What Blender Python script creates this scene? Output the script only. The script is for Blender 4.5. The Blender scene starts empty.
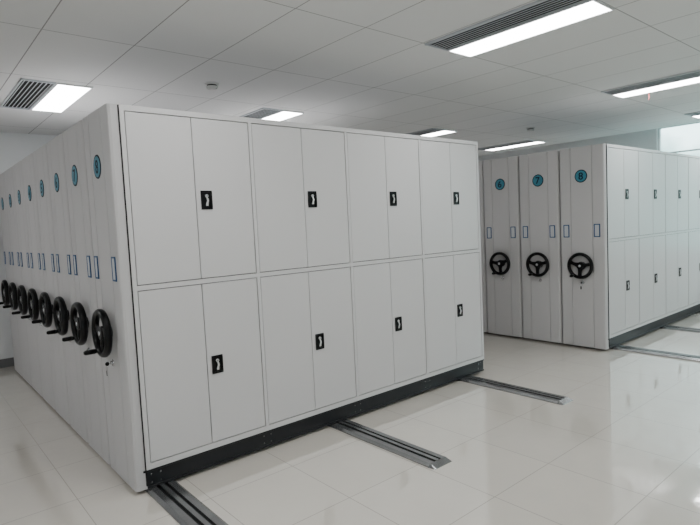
import bpy, bmesh, math
from mathutils import Vector, Matrix
scene=bpy.context.scene
COL=scene.collection
# ---------------------------------------------------------------- materials
def mat(name,color,rough=.5,metal=0.0,spec=.5,noise=0.0,nscale=40,bump=0.0,coat=0):
    m=bpy.data.materials.new(name); m.use_nodes=True
    nt=m.node_tree; b=nt.nodes["Principled BSDF"]
    b.inputs["Roughness"].default_value=rough
    b.inputs["Metallic"].default_value=metal
    b.inputs["Specular IOR Level"].default_value=spec
    b.inputs["Coat Weight"].default_value=coat
    b.inputs["Base Color"].default_value=(*color,1)
    if noise or bump:
        tc=nt.nodes.new("ShaderNodeTexCoord"); n=nt.nodes.new("ShaderNodeTexNoise")
        n.inputs["Scale"].default_value=nscale; n.inputs["Detail"].default_value=4
        nt.links.new(tc.outputs["Object"],n.inputs["Vector"])
        r=nt.nodes.new("ShaderNodeMapRange")
        r.inputs["To Min"].default_value=1-noise; r.inputs["To Max"].default_value=1+noise
        nt.links.new(n.outputs["Fac"],r.inputs["Value"])
        mx=nt.nodes.new("ShaderNodeVectorMath"); mx.operation='SCALE'
        mx.inputs[0].default_value=color
        nt.links.new(r.outputs[0],mx.inputs["Scale"])
        nt.links.new(mx.outputs[0],b.inputs["Base Color"])
        if bump:
            bp=nt.nodes.new("ShaderNodeBump"); bp.inputs["Strength"].default_value=bump; bp.inputs["Distance"].default_value=.002
            nt.links.new(n.outputs["Fac"],bp.inputs["Height"]); nt.links.new(bp.outputs[0],b.inputs["Normal"])
    return m
def emis(name,color,strength):
    m=bpy.data.materials.new(name); m.use_nodes=True; nt=m.node_tree
    b=nt.nodes["Principled BSDF"]; b.inputs["Base Color"].default_value=(.9,.9,.9,1)
    b.inputs["Emission Color"].default_value=(*color,1); b.inputs["Emission Strength"].default_value=strength
    return m
def grid_mat(name,color,line,px,py,ox,oy,w,rough,lrough,noise=.02,nscale=3,spec=.5,bump=.3,vary=0.0,coat=0.0,wave=0.0):
    m=bpy.data.materials.new(name); m.use_nodes=True; nt=m.node_tree; N=nt.nodes.new; L=nt.links.new
    b=nt.nodes["Principled BSDF"]; b.inputs["Specular IOR Level"].default_value=spec
    b.inputs["Coat Weight"].default_value=coat; b.inputs["Coat Roughness"].default_value=.035; b.inputs["Coat IOR"].default_value=1.95
    tc=N("ShaderNodeTexCoord"); sp=N("ShaderNodeSeparateXYZ"); L(tc.outputs["Object"],sp.inputs[0])
    outs=[];cells=[]
    for ax,p,o in (("X",px,ox),("Y",py,oy)):
        a=N("ShaderNodeMath"); a.operation='SUBTRACT'; L(sp.outputs[ax],a.inputs[0]); a.inputs[1].default_value=o
        d=N("ShaderNodeMath"); d.operation='DIVIDE'; L(a.outputs[0],d.inputs[0]); d.inputs[1].default_value=p
        fl=N("ShaderNodeMath"); fl.operation='FLOOR'; L(d.outputs[0],fl.inputs[0]); cells.append(fl)
        pg=N("ShaderNodeMath"); pg.operation='PINGPONG'; L(d.outputs[0],pg.inputs[0]); pg.inputs[1].default_value=.5
        lt=N("ShaderNodeMath"); lt.operation='LESS_THAN'; L(pg.outputs[0],lt.inputs[0]); lt.inputs[1].default_value=w/2/p
        outs.append(lt)
    mxm=N("ShaderNodeMath"); mxm.operation='MAXIMUM'; L(outs[0].outputs[0],mxm.inputs[0]); L(outs[1].outputs[0],mxm.inputs[1])
    n=N("ShaderNodeTexNoise"); n.inputs["Scale"].default_value=nscale; n.inputs["Detail"].default_value=5
    L(tc.outputs["Object"],n.inputs["Vector"])
    r=N("ShaderNodeMapRange"); r.inputs["To Min"].default_value=1-noise; r.inputs["To Max"].default_value=1+noise
    L(n.outputs["Fac"],r.inputs["Value"])
    cb=N("ShaderNodeCombineXYZ"); L(cells[0].outputs[0],cb.inputs[0]); L(cells[1].outputs[0],cb.inputs[1])
    wn=N("ShaderNodeTexWhiteNoise"); L(cb.outputs[0],wn.inputs["Vector"])
    vr=N("ShaderNodeMapRange"); vr.inputs["To Min"].default_value=1-vary; vr.inputs["To Max"].default_value=1+vary
    L(wn.outputs["Value"],vr.inputs["Value"])
    mm=N("ShaderNodeMath"); mm.operation='MULTIPLY'; L(r.outputs[0],mm.inputs[0]); L(vr.outputs[0],mm.inputs[1])
    sc=N("ShaderNodeVectorMath"); sc.operation='SCALE'; sc.inputs[0].default_value=color; L(mm.outputs[0],sc.inputs["Scale"])
    mix=N("ShaderNodeMix"); mix.data_type='RGBA'
    L(mxm.outputs[0],mix.inputs["Factor"]); L(sc.outputs[0],mix.inputs["A"]); mix.inputs["B"].default_value=(*line,1)
    L(mix.outputs["Result"],b.inputs["Base Color"])
    rr=N("ShaderNodeMapRange"); rr.inputs["To Min"].default_value=rough; rr.inputs["To Max"].default_value=lrough
    L(mxm.outputs[0],rr.inputs["Value"]); L(rr.outputs[0],b.inputs["Roughness"])
    iv=N("ShaderNodeMath"); iv.operation='SUBTRACT'; iv.inputs[0].default_value=1; L(mxm.outputs[0],iv.inputs[1])
    bp=N("ShaderNodeBump"); bp.inputs["Strength"].default_value=bump; bp.inputs["Distance"].default_value=.002
    L(iv.outputs[0],bp.inputs["Height"]); L(bp.outputs[0],b.inputs["Normal"])
    if wave:
        n2=N("ShaderNodeTexNoise"); n2.inputs["Scale"].default_value=7; n2.inputs["Detail"].default_value=2
        L(tc.outputs["Object"],n2.inputs["Vector"])
        b2=N("ShaderNodeBump"); b2.inputs["Strength"].default_value=1; b2.inputs["Distance"].default_value=wave
        L(n2.outputs["Fac"],b2.inputs["Height"]); L(b2.outputs[0],bp.inputs["Normal"]); L(bp.outputs[0],b.inputs["Coat Normal"])
    return m
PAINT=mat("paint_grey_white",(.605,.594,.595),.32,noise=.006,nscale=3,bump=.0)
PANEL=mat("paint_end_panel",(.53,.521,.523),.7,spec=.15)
GAP=mat("gap_dark",(.015,.015,.015),.8,spec=.2)
BASE=mat("base_charcoal",(.011,.012,.014),.45,spec=.3,noise=.15,nscale=25)
BLACK=mat("black_plastic",(.0025,.0025,.003),.28,spec=.2)
RUBBER=mat("rubber_strip",(.02,.02,.02),.7,spec=.2)
CHROME=mat("chrome",(.75,.75,.76),.22,1.0)
STEEL=mat("galvanised_steel",(.27,.275,.28),.20,.8,noise=.22,nscale=14)
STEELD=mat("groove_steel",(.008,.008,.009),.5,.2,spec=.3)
BLUE=mat("blue_holder",(.010,.065,.18),.4,spec=.3)
PAPER=mat("paper",(.52,.545,.57),.6)
TEAL=mat("teal_disc",(.042,.215,.30),.4,spec=.3)
NAVY=mat("navy_ink",(.003,.012,.025),.5,spec=.2)
REDM=mat("red_ribbon",(.40,.04,.04),.5)
WALL=mat("wall_paint",(.72,.735,.745),.7,noise=.02,nscale=4)
SKIRT=mat("skirting_grey",(.13,.13,.135),.45)
ALU=mat("aluminium_white",(.7,.71,.72),.35,.2)
WHITEP=mat("white_plastic",(.66,.66,.65),.4)
LATCH=mat("satin_nickel",(.66,.66,.66),.35,.4)
VENT=mat("vent_grey",(.50,.53,.57),.45,.1)
LAMP=emis("led_diffuser",(.995,.995,.99),20.5)
LAMP.cycles.emission_sampling='FRONT'
FLOOR=grid_mat("polished_tile",(.70,.658,.592),(.34,.31,.27),.6,.6,.25,-.35,.005,.09,.4,noise=.045,nscale=3.0,bump=.10,vary=.015,spec=.5,coat=1.0,wave=.0008)
CEIL=grid_mat("ceiling_tile",(.69,.695,.695),(.28,.28,.28),.6,1.2,2.17,-.5,.008,.75,.8,noise=.012,nscale=4,bump=.4,vary=.02)
# ---------------------------------------------------------------- mesh helpers
def box(bm,x0,x1,y0,y1,z0,z1,mi=0,bev=0,seg=1):
    v=[bm.verts.new((x,y,z)) for x in (x0,x1) for y in (y0,y1) for z in (z0,z1)]
    fs=[(0,1,3,2),(4,6,7,5),(0,4,5,1),(2,3,7,6),(0,2,6,4),(1,5,7,3)]
    F=[]
    for f in fs:
        q=bm.faces.new([v[i] for i in f]); q.material_index=mi; F.append(q)
    if bev:
        ed=list({e for f in F for e in f.edges})
        r=bmesh.ops.bevel(bm,geom=ed,offset=bev,segments=seg,affect='EDGES',profile=.6)
        for f in r["faces"]: f.material_index=mi
    return F
def cyl(bm,p0,p1,r0,r1=None,seg=24,mi=0,smooth=True):
    if r1 is None: r1=r0
    p0=Vector(p0);p1=Vector(p1);d=p1-p0
    M=Matrix.Translation((p0+p1)/2)@d.to_track_quat('Z','Y').to_matrix().to_4x4()
    r=bmesh.ops.create_cone(bm,cap_ends=True,segments=seg,radius1=r0,radius2=r1,depth=d.length,matrix=M)
    for f in {f for v in r["verts"] for f in v.link_faces}:
        f.material_index=mi; f.smooth=smooth and len(f.verts)==4
def torus_x(bm,c,R,r,seg=40,rs=12,mi=0):
    rings=[]
    for i in range(seg):
        a=2*math.pi*i/seg; ring=[]
        for j in range(rs):
            b=2*math.pi*j/rs; q=R+r*math.cos(b)
            ring.append(bm.verts.new((c[0]+r*1.25*math.sin(b),c[1]+q*math.cos(a),c[2]+q*math.sin(a))))
        rings.append(ring)
    for i in range(seg):
        for j in range(rs):
            f=bm.faces.new((rings[i][j],rings[(i+1)%seg][j],rings[(i+1)%seg][(j+1)%rs],rings[i][(j+1)%rs]))
            f.smooth=True; f.material_index=mi
def prism_z(bm,prof,z0,z1,mi=0):
    a=[bm.verts.new((x,y,z0)) for x,y in prof]; b=[bm.verts.new((x,y,z1)) for x,y in prof]
    n=len(prof)
    for i in range(n):
        f=bm.faces.new((a[i],a[(i+1)%n],b[(i+1)%n],b[i])); f.material_index=mi
    bm.faces.new(a[::-1]).material_index=mi; bm.faces.new(b).material_index=mi
def prism_y(bm,prof,y0,y1,mi=0):
    a=[bm.verts.new((x,y0,z)) for x,z in prof]; b=[bm.verts.new((x,y1,z)) for x,z in prof]
    n=len(prof)
    for i in range(n):
        f=bm.faces.new((a[i],a[(i+1)%n],b[(i+1)%n],b[i])); f.material_index=mi
    bm.faces.new(a[::-1]).material_index=mi; bm.faces.new(b).material_index=mi
def mesh(name,bm,mats,recalc=True):
    if recalc: bmesh.ops.recalc_face_normals(bm,faces=bm.faces)
    me=bpy.data.meshes.new(name); bm.to_mesh(me); bm.free()
    for m in mats: me.materials.append(m)
    return me
def obj(name,me,parent=None,loc=(0,0,0)):
    o=bpy.data.objects.new(name,me); COL.objects.link(o); o.location=loc
    if parent: o.parent=parent
    return o
def thing(o,label,cat,group=None):
    o["label"]=label; o["category"]=cat
    if group: o["group"]=group
def struct(o): o["kind"]="structure"
# ---------------------------------------------------------------- shared measures
H=2.40; L=3.527; D=.5529; ZB=.145; ZR=.024; BW=L/4; T=.07
YR=-.5625; XR=5.1213+T
HC=3.0
# ---------------------------------------------------------------- shelving meshes
def m_body(front):
    bm=bmesh.new()
    y0=.022 if front else .003
    box(bm,0,L,y0,D-.003,ZB,H,0)
    if front:
        for f in bm.faces:
            if abs(f.calc_center_median().y-y0)<1e-4: f.material_index=1
        fr=.026
        xs=[(0,fr)]+[(k*BW-.012,k*BW+.012) for k in (1,2,3)]+[(L-fr,L)]
        for a,b in xs: box(bm,a,b,0,.022,ZB,H,0)
        zs=[(ZB,.182),(1.274,1.304),(2.366,H)]
        for i in range(4):
            for z0,z1 in zs: box(bm,xs[i][1],xs[i+1][0],0.0005,.022,z0,z1,0)
    return mesh("carcass",bm,[PAINT,GAP])
def m_base():
    bm=bmesh.new()
    box(bm,0,L,.012,D-.012,ZR+.012,ZB-.012,0,.003)
    box(bm,-.02,L,.002,D-.002,ZB-.014,ZB-.001,0,.002)
    box(bm,0,L,.004,D-.004,ZR,ZR+.012,0,.002)
    for k in range(5):
        x=min(max(k*BW,.06),L-.06)
        for s in (-.03,.03):
            for z in (.055,.11):
                cyl(bm,(x+s,.013,z),(x+s,.008,z),.0055,seg=8,mi=1)
    return mesh("base",bm,[BASE,STEEL])
def m_endpanel():
    bm=bmesh.new()
    e=.0085; g=.142; gw=.010; gd=.010
    P=[(0,e),(-T+.020,e),(-T+.006,e+.006),(-T,e+.022),(-T,g),(-T+gd,g+gw/2),(-T,g+gw),(-T,D-g-gw),(-T+gd,D-g-gw/2),(-T,D-g),(-T,D-e-.022),(-T+.006,D-e-.006),(-T+.020,D-e),(0,D-e)]
    prism_z(bm,P,ZR,H,0)
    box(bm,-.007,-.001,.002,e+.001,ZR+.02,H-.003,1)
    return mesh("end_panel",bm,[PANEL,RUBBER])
def m_wheel():
    bm=bmesh.new(); c=(0,0,0)
    torus_x(bm,c,.138,.0195)
    cyl(bm,(.0545,0,0),(-.005,0,0),.026,seg=24)
    cyl(bm,(.022,0,0),(-.014,0,0),.050,.042,seg=28)
    cyl(bm,(-.014,0,0),(-.018,0,0),.018,.015,seg=24,mi=1)
    cyl(bm,(.0545,0,0),(.042,0,0),.044,.038,seg=24,mi=0)
    for ang in (-90,14,166):
        a=math.radians(ang); ca,sa=math.cos(a),math.sin(a)
        n=6; prev=None
        for i in range(n+1):
            t=i/n; rr=.03+t*.105; w=.031-.013*math.sin(t*math.pi*.9); x=.008-.010*math.sin(t*math.pi); th=.008
            ring=[]
            for sx,sw in ((-1,-1),(1,-1),(1,1),(-1,1)):
                ring.append(bm.verts.new((x+sx*th,ca*rr-sa*w*sw,sa*rr+ca*w*sw)))
            if prev:
                for j in range(4):
                    f=bm.faces.new((prev[j],prev[(j+1)%4],ring[(j+1)%4],ring[j])); f.smooth=True
            else: bm.faces.new(ring[::-1])
            prev=ring
        bm.faces.new(prev)
    return mesh("handwheel",bm,[BLACK,CHROME])
def m_grip():
    bm=bmesh.new()
    cyl(bm,(.012,0,0),(-.03,0,0),.006,seg=12,mi=1)
    cyl(bm,(-.018,0,0),(-.04,0,0),.012,.0165,seg=20)
    cyl(bm,(-.04,0,0),(-.09,0,0),.0165,.0155,seg=20)
    cyl(bm,(-.09,0,0),(-.10,0,0),.0155,.009,seg=20)
    return mesh("grip",bm,[BLACK,CHROME])
def m_holder():
    bm=bmesh.new()
    w,h,b,t=.036,.076,.0105,.006
    box(bm,-t,0,-w,w,h-b,h,0,.001); box(bm,-t,0,-w,w,-h,-h+b,0,.001)
    box(bm,-t,0,-w,-w+b,-h+b,h-b,0); box(bm,-t,0,w-b,w,-h+b,h-b,0)
    box(bm,-.004,0,-w+b,w-b,-h+b,h-b,1)
    return mesh("label_holder",bm,[BLUE,PAPER])
def m_lock():
    bm=bmesh.new()
    cyl(bm,(0,0,0),(-.005,0,0),.024,.022,seg=24,mi=1)
    cyl(bm,(-.005,0,0),(-.015,0,0),.015,.014,seg=24,mi=1)
    box(bm,-.0158,-.0145,-.002,.002,-.008,.008,0)
    return mesh("lock",bm,[BLACK,CHROME])
def m_key():
    bm=bmesh.new()
    box(bm,-.028,-.008,-.0012,.0012,-.004,.004,1)
    cyl(bm,(-.036,-.0022,-.001),(-.036,.0022,-.001),.013,seg=20,mi=0)
    torus_x(bm,(-.040,0,-.028),.016,.0012,seg=24,rs=6,mi=1)
    box(bm,-.044,-.042,-.008,.008,-.078,-.044,0,.0008)
    return mesh("key",bm,[BLACK,CHROME])
def m_disc():
    bm=bmesh.new()
    cyl(bm,(0,0,0),(-.003,0,0),.076,.075,seg=48,mi=1)
    cyl(bm,(-.003,0,0),(-.0042,0,0),.065,seg=48,mi=0)
    return mesh("number_disc",bm,[TEAL,NAVY])
def m_digit(ch):
    cu=bpy.data.curves.new("digit","FONT"); cu.body=ch; cu.size=.118; cu.align_x='CENTER'; cu.align_y='CENTER'; cu.extrude=.0008; cu.offset=.0014
    o=bpy.data.objects.new("digit_tmp",cu); COL.objects.link(o)
    dg=bpy.context.evaluated_depsgraph_get(); dg.update()
    me=bpy.data.meshes.new_from_object(o.evaluated_get(dg)); bpy.data.objects.remove(o)
    R=Matrix(((0,0,-1,0),(-1,0,0,0),(0,1,0,0),(0,0,0,1)))
    xs=[v.co.x for v in me.vertices]; ys=[v.co.y for v in me.vertices]
    me.transform(Matrix.Translation((-(min(xs)+max(xs))/2,-(min(ys)+max(ys))/2,0))); me.transform(R)
    me.materials.clear(); me.materials.append(NAVY); me.name="digit"
    return me
def m_door(w,h):
    bm=bmesh.new(); box(bm,0,w,0,.018,0,h,0,.0022,2)
    return mesh("door",bm,[PAINT])
def m_handle():
    bm=bmesh.new()
    w,h=.040,.062
    box(bm,-w,w,-.007,0,h-.012,h,0,.001); box(bm,-w,w,-.007,0,-h,-h+.012,0,.001)
    box(bm,-w,-w+.012,-.007,0,-h+.012,h-.012,0); box(bm,w-.012,w,-.007,0,-h+.012,h-.012,0)
    box(bm,-w+.012,w-.012,-.002,0,-h+.012,h-.012,0)
    # cam lock on top, curved pull lever beneath it
    cyl(bm,(.001,-.002,.027),(.001,-.010,.027),.0105,.0095,seg=20,mi=1)
    cyl(bm,(.001,-.010,.027),(.001,-.0108,.027),.004,seg=12,mi=0)
    pts=[(.002,.018),(.005,.006),(.005,-.006),(.001,-.016),(-.001,-.028),(.001,-.038)]
    prev=None
    for i,(x,z) in enumerate(pts):
        wd=(.005,.005,.0055,.006,.0075,.0075)[i]; y=(-.004,-.008,-.011,-.011,-.009,-.005)[i]
        ring=[bm.verts.new(q) for q in ((x-wd,y-.003,z),(x+wd,y-.003,z),(x+wd,y+.003,z),(x-wd,y+.003,z))]
        if prev:
            for j in range(4): bm.faces.new((prev[j],prev[(j+1)%4],ring[(j+1)%4],ring[j])).material_index=1
        else: bm.faces.new(ring).material_index=1
        prev=ring
    bm.faces.new(prev[::-1]).material_index=1
    return mesh("door_handle",bm,[BLACK,LATCH])
ME=dict(bodyF=m_body(True),bodyP=m_body(False),base=m_base(),panel=m_endpanel(),wheel=m_wheel(),grip=m_grip(),holder=m_holder(),lock=m_lock(),key=m_key(),disc=m_disc(),handle=m_handle())
DIG={c:m_digit(c) for c in "12345678"}
g=.005
dw=(BW-.024-3*g)/2
ZL0,ZL1=.182+g,1.274-g; ZU0,ZU1=1.304+g,2.366-g
ME["doorL"]=m_door(dw,ZL1-ZL0); ME["doorU"]=m_door(dw,ZU1-ZU0)
def unit(x,y,ch,front,label,group,wrot=0):
    e=bpy.data.objects.new("mobile_shelving_unit",None); COL.objects.link(e); e.location=(x,y,0); e.empty_display_size=.2
    thing(e,label,"mobile shelving",group)
    obj("carcass",ME["bodyF" if front else "bodyP"],e)
    obj("base",ME["base"],e)
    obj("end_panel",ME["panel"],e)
    w=obj("handwheel",ME["wheel"],e,(-T-.0545,D/2,1.003)); w["label"]="black three-spoke handwheel"
    w.rotation_euler=(wrot,0,0)
    obj("grip",ME["grip"],w,(0,.138*math.cos(math.radians(-62)),.138*math.sin(math.radians(-62))))
    for yy in (.094,D-.088): 
        h=obj("label_holder",ME["holder"],e,(-T-.0005,yy,1.415)); h["label"]="blue rimmed card holder"
    lk=obj("lock",ME["lock"],e,(-T-.0003,D/2,.80)); lk["label"]="round silver cylinder lock"
    if front: obj("key",ME["key"],lk)["label"]="black headed key with tag in the lock"
    d=obj("number_disc",ME["disc"],e,(-T-.0003,D/2,2.058)); d["label"]="teal round number disc"
    obj("digit",DIG[ch],d,(-.005,0,0))
    if front:
        for k in range(4):
            x0=k*BW+(.026 if k==0 else .012)+g
            x1=(k+1)*BW-(.026 if k==3 else .012)-g
            sx=((x1-x0-g)/2)/dw
            for z0,key in ((ZL0,"doorL"),(ZU0,"doorU")):
                hz=.715 if key=="doorL" else 1.827
                for s in (0,1):
                    xx=x0+s*((x1-x0+g)/2)
                    dd=obj("door",ME[key],e,(xx,.003,z0)); dd.scale=(sx,1,1)
                    if s==1:
                        hh=obj("door_handle",ME["handle"],dd,(.071/sx,-.0002,hz-z0)); hh.scale=(1/sx,1,1)
                        hh["label"]="black recessed handle with satin metal latch"
    return e
lab="light grey steel mobile shelving unit, teal disc, black handwheel"
for k in range(8):
    front=(k==0)
    unit(0,k*D,str(8-k),front, "light grey mobile shelving unit with eight double-door lockers and handwheel" if front else lab,"long bank of mobile shelving units",wrot=math.radians([0,8,-5,12,3,-8,5,0][k]))
for k in range(4):
    front=(k==0)
    unit(XR,YR+k*D,str(8-k),front, "light grey mobile shelving unit numbered 8 with double doors near windows" if front else lab+" numbered "+str(8-k),"mobile shelving bank near the windows",wrot=math.radians([4,0,-6,0][k]))
# ---------------------------------------------------------------- floor rails
def rail(x,y0,y1,w,label,group):
    bm=bmesh.new(); h=w/2
    P=[(-h,0),(-h,.007),(-h+.020,ZR-.002),(-.036,ZR-.002),(-.036,.003),(-.014,.003),(-.014,ZR),(.014,ZR),(.014,.003),(.036,.003),(.036,ZR-.002),(h-.020,ZR-.002),(h,.007),(h,0)]
    prism_y(bm,[(a,b) for a,b in P],y0+.05,y1,0)
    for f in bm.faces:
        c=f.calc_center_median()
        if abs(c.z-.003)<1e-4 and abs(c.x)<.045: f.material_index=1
    # sloping end plate
    v=[bm.verts.new(p) for p in ((-h,y0+.05,0),(h,y0+.05,0),(h-.020,y0+.05,ZR-.001),(-h+.020,y0+.05,ZR-.001),(-h+.008,y0,0),(h-.008,y0,0),(h-.022,y0,.004),(-h+.022,y0,.004))]
    for q in ((4,5,6,7),(7,6,2,3),(4,7,3,0),(5,1,2,6),(0,1,5,4),(0,3,2,1)): bm.faces.new([v[i] for i in q])
    o=obj("floor_rail",mesh("floor_rail",bm,[STEEL,STEELD]),None,(x,0,0))
    thing(o,label,"floor rail",group); return o
for x in (.09,1.56,3.22): rail(x,-1.08,8*D,.19,"galvanised steel floor rail under the long shelving bank","floor rails of long bank")
for x in (5.38,6.89,8.42): rail(x,-2.6,YR+4*D,.19,"galvanised steel floor rail under shelving near windows","floor rails near windows")
# ---------------------------------------------------------------- room
X0,X1,Y0,Y1=-3.0,9.6,-6.2,4.75
def slab(name,b,m):
    bm=bmesh.new()
    for q in (b if isinstance(b[0],tuple) else [b]): box(bm,*q)
    o=obj(name,mesh(name,bm,[m])); struct(o); return o
slab("floor",(X0-.2,X1+.2,Y0-.2,Y1+.2,-.1,0),FLOOR)
slab("ceiling",[(X0-.2,8.95,Y0-.2,Y1+.2,HC,3.3),(8.95,X1+.2,Y0-.2,Y1+.2,3.26,3.36)],CEIL)
slab("wall_north",(X0-.2,X1+.2,Y1,Y1+.2,0,3.3),WALL)
slab("wall_south",(X0-.2,X1+.2,Y0-.2,Y0,0,3.3),WALL)
slab("wall_west",(X0-.2,X0,Y0,Y1,0,3.3),WALL)
WZ0,WZ1=.9,3.12
wins=[(-5.6,-3.0),(-2.4,.50)]
pcs=[(X1,X1+.2,Y0,Y1,0,WZ0),(X1,X1+.2,Y0,Y1,WZ1,3.3)]
yy=Y0
for a,b in wins: pcs.append((X1,X1+.2,yy,a,WZ0,WZ1)); yy=b
pcs.append((X1,X1+.2,yy,Y1,WZ0,WZ1))
slab("wall_east",pcs,WALL)
GL=bpy.data.materials.new("window_glass"); GL.use_nodes=True
nt=GL.node_tree; nt.nodes.clear(); o_=nt.nodes.new("ShaderNodeOutputMaterial"); tr=nt.nodes.new("ShaderNodeBsdfTransparent"); gl=nt.nodes.new("ShaderNodeBsdfGlossy"); mx=nt.nodes.new("ShaderNodeMixShader")
tr.inputs[0].default_value=(.84,.95,.95,1); gl.inputs["Roughness"].default_value=.05; mx.inputs[0].default_value=.05
nt.links.new(tr.outputs[0],mx.inputs[1]); nt.links.new(gl.outputs[0],mx.inputs[2]); nt.links.new(mx.outputs[0],o_.inputs[0])
for i,(a,b) in enumerate(wins):
    bm=bmesh.new(); f=.035
    box(bm,X1+.05,X1+.11,a,b,WZ0,WZ0+f); box(bm,X1+.05,X1+.11,a,b,WZ1-f,WZ1)
    n=4
    for k in range(n+1):
        yc=a+f/2+(b-a-f)*k/n; box(bm,X1+.05,X1+.11,yc-f/2,yc+f/2,WZ0+f,WZ1-f)
    box(bm,X1+.055,X1+.105,a+f,b-f,2.62,2.645)
    box(bm,X1+.078,X1+.082,a+f,b-f,WZ0+f,WZ1-f,1)
    o=obj(f"window_{i+1}",mesh("window",bm,[ALU,GL])); struct(o)
slab("baseboard_north",(X0,X1,Y1-.015,Y1-.0005,0,.11),SKIRT)
slab("baseboard_south",(X0,X1,Y0+.0005,Y0+.015,0,.11),SKIRT)
slab("baseboard_west",(X0+.0005,X0+.015,Y0+.015,Y1-.015,0,.11),SKIRT)
slab("baseboard_east",(X1-.015,X1-.0005,Y0+.015,Y1-.015,0,.11),SKIRT)
# ---------------------------------------------------------------- ceiling lights and vents
def m_lframe(w,l):
    bm=bmesh.new(); b=.012
    box(bm,0,b,0,l,-.014,0); box(bm,w-b,w,0,l,-.014,0); box(bm,b,w-b,0,b,-.014,0); box(bm,b,w-b,l-b,l,-.014,0)
    return mesh("lamp_frame",bm,[ALU])
def m_ldiff(w,l):
    # opal sheet held by the frame; its face looks down into the room
    bm=bmesh.new(); b=.012
    v=[bm.verts.new(p) for p in ((b,b,-.009),(b,l-b,-.009),(w-b,l-b,-.009),(w-b,b,-.009))]
    bm.faces.new(v); bm.normal_update()
    if bm.faces[:][0].normal.z>0: bmesh.ops.reverse_faces(bm,faces=bm.faces[:])
    return mesh("light_diffuser",bm,[LAMP],False)
def m_vframe(w,l):
    bm=bmesh.new(); b=.014
    box(bm,0,b,0,l,-.014,0); box(bm,w-b,w,0,l,-.014,0); box(bm,b,w-b,0,b,-.014,0); box(bm,b,w-b,l-b,l,-.014,0)
    box(bm,b,w-b,b,l-b,-.001,0,1)
    return mesh("vent_frame",bm,[VENT,GAP])
def m_vslats(w,l):
    bm=bmesh.new(); n=7; b=.014
    for i in range(n):
        x=b+(w-2*b)*(i+.5)/n
        box(bm,x-.0035,x+.0035,b,l-b,-.010,-.007)
    return mesh("slats",bm,[VENT])
lw,ll,vw=.30,1.2,.27
MF,MDf,MV,MS=m_lframe(lw,ll),m_ldiff(lw,ll),m_vframe(vw,ll),m_vslats(vw,ll)
zc=HC-.0005
for x in (-2.3,.13,2.465,5.465,8.13):  # westmost column is unseen, added as fill for the dim end panels and wheels
    for y in (-5.3,-1.70,2.0):  # row behind the camera is out of view, added to supply more light
        xx=x+.06 if (y==2.0 and x==2.465) else x
        e=bpy.data.objects.new("ceiling_light",None); COL.objects.link(e); e.location=(xx,y,zc)
        thing(e,"long white recessed LED ceiling light, switched on","ceiling light","LED ceiling lights")
        obj("lamp_frame",MF,e); obj("light_diffuser",MDf,e)
        if x==5.465 and y==-1.70:
            e["label"]="long white LED ceiling light with a thin red ribbon"
            bm=bmesh.new(); prev=None
            for i in range(9):
                t=i/8; a=bm.verts.new((.004*math.sin(t*5),-.005+.003*math.sin(t*7),-t*.08)); b=bm.verts.new((.004*math.sin(t*5)+.002,.005+.003*math.sin(t*7),-t*.08))
                if prev: bm.faces.new((prev[0],prev[1],b,a))
                prev=(a,b)
            obj("ribbon",mesh("ribbon",bm,[REDM]),e,(.294,.90,-.0138))["label"]="thin red ribbon hanging from the frame"
        v=bpy.data.objects.new("air_vent",None); COL.objects.link(v); v.location=(xx-vw-.004,y,zc)
        thing(v,"grey slatted linear air vent beside a ceiling light","air vent","linear ceiling air vents")
        obj("vent_frame",MV,v); obj("slats",MS,v)
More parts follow.
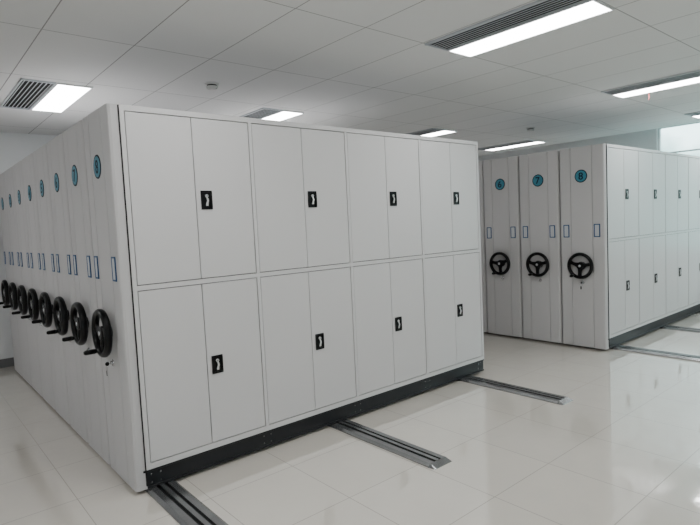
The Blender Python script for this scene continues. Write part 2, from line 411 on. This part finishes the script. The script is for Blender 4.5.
def detector(x,y):
    bm=bmesh.new()
    cyl(bm,(0,0,0),(0,0,-.014),.066,.066,seg=32); cyl(bm,(0,0,-.014),(0,0,-.026),.046,.046,seg=32,mi=1)
    me=mesh("detector_base",bm,[WHITEP,RUBBER])
    e=bpy.data.objects.new("smoke_detector",None); COL.objects.link(e); e.location=(x,y,zc)
    thing(e,"small white round smoke detector on the ceiling","smoke detector","ceiling smoke detectors")
    obj("mount",me,e)
    bm=bmesh.new(); cyl(bm,(0,0,-.026),(0,0,-.042),.056,.050,seg=32); cyl(bm,(0,0,-.042),(0,0,-.060),.050,.026,seg=32)
    obj("sensor_head",mesh("sensor_head",bm,[WHITEP]),e)
detector(1.31,1.37); detector(6.68,1.28)
# ---------------------------------------------------------------- world: bright overcast sky above a hazy green skyline
wd=bpy.data.worlds.new("sky"); scene.world=wd; wd.use_nodes=True
nt=wd.node_tree; bg=nt.nodes["Background"]; N=nt.nodes.new; K=nt.links.new
bg.inputs[1].default_value=6
tc=N("ShaderNodeTexCoord"); sp=N("ShaderNodeSeparateXYZ"); K(tc.outputs["Generated"],sp.inputs[0])
nz=N("ShaderNodeTexNoise"); nz.inputs["Scale"].default_value=22; nz.inputs["Detail"].default_value=3; K(tc.outputs["Generated"],nz.inputs["Vector"])
ad=N("ShaderNodeMath"); ad.operation='MULTIPLY_ADD'; K(nz.outputs["Fac"],ad.inputs[0]); ad.inputs[1].default_value=-.10; K(sp.outputs["Z"],ad.inputs[2])
cr=N("ShaderNodeValToRGB"); K(ad.outputs[0],cr.inputs[0])
cr.color_ramp.elements[0].position=.015; cr.color_ramp.elements[0].color=(.24,.37,.36,1)
cr.color_ramp.elements[1].position=.065; cr.color_ramp.elements[1].color=(.94,.98,1,1)
K(cr.outputs[0],bg.inputs[0])
def axes(yaw,pitch,roll):
    f0=Vector((math.sin(yaw)*math.cos(pitch),math.cos(yaw)*math.cos(pitch),math.sin(pitch)))
    r0=Vector((math.cos(yaw),-math.sin(yaw),0)); u0=r0.cross(f0)
    return r0*math.cos(roll)+u0*math.sin(roll), -r0*math.sin(roll)+u0*math.cos(roll), f0
r,u,w=axes(.7028,-.0707,-.0475)
cd=bpy.data.cameras.new("camera"); cam=bpy.data.objects.new("camera",cd); COL.objects.link(cam)
cam.matrix_world=Matrix(((r.x,u.x,-w.x,-1.089),(r.y,u.y,-w.y,-3.346),(r.z,u.z,-w.z,1.6193),(0,0,0,1)))
cd.sensor_width=36; cd.lens=535.8/700*36; cd.clip_start=.05
scene.camera=cam
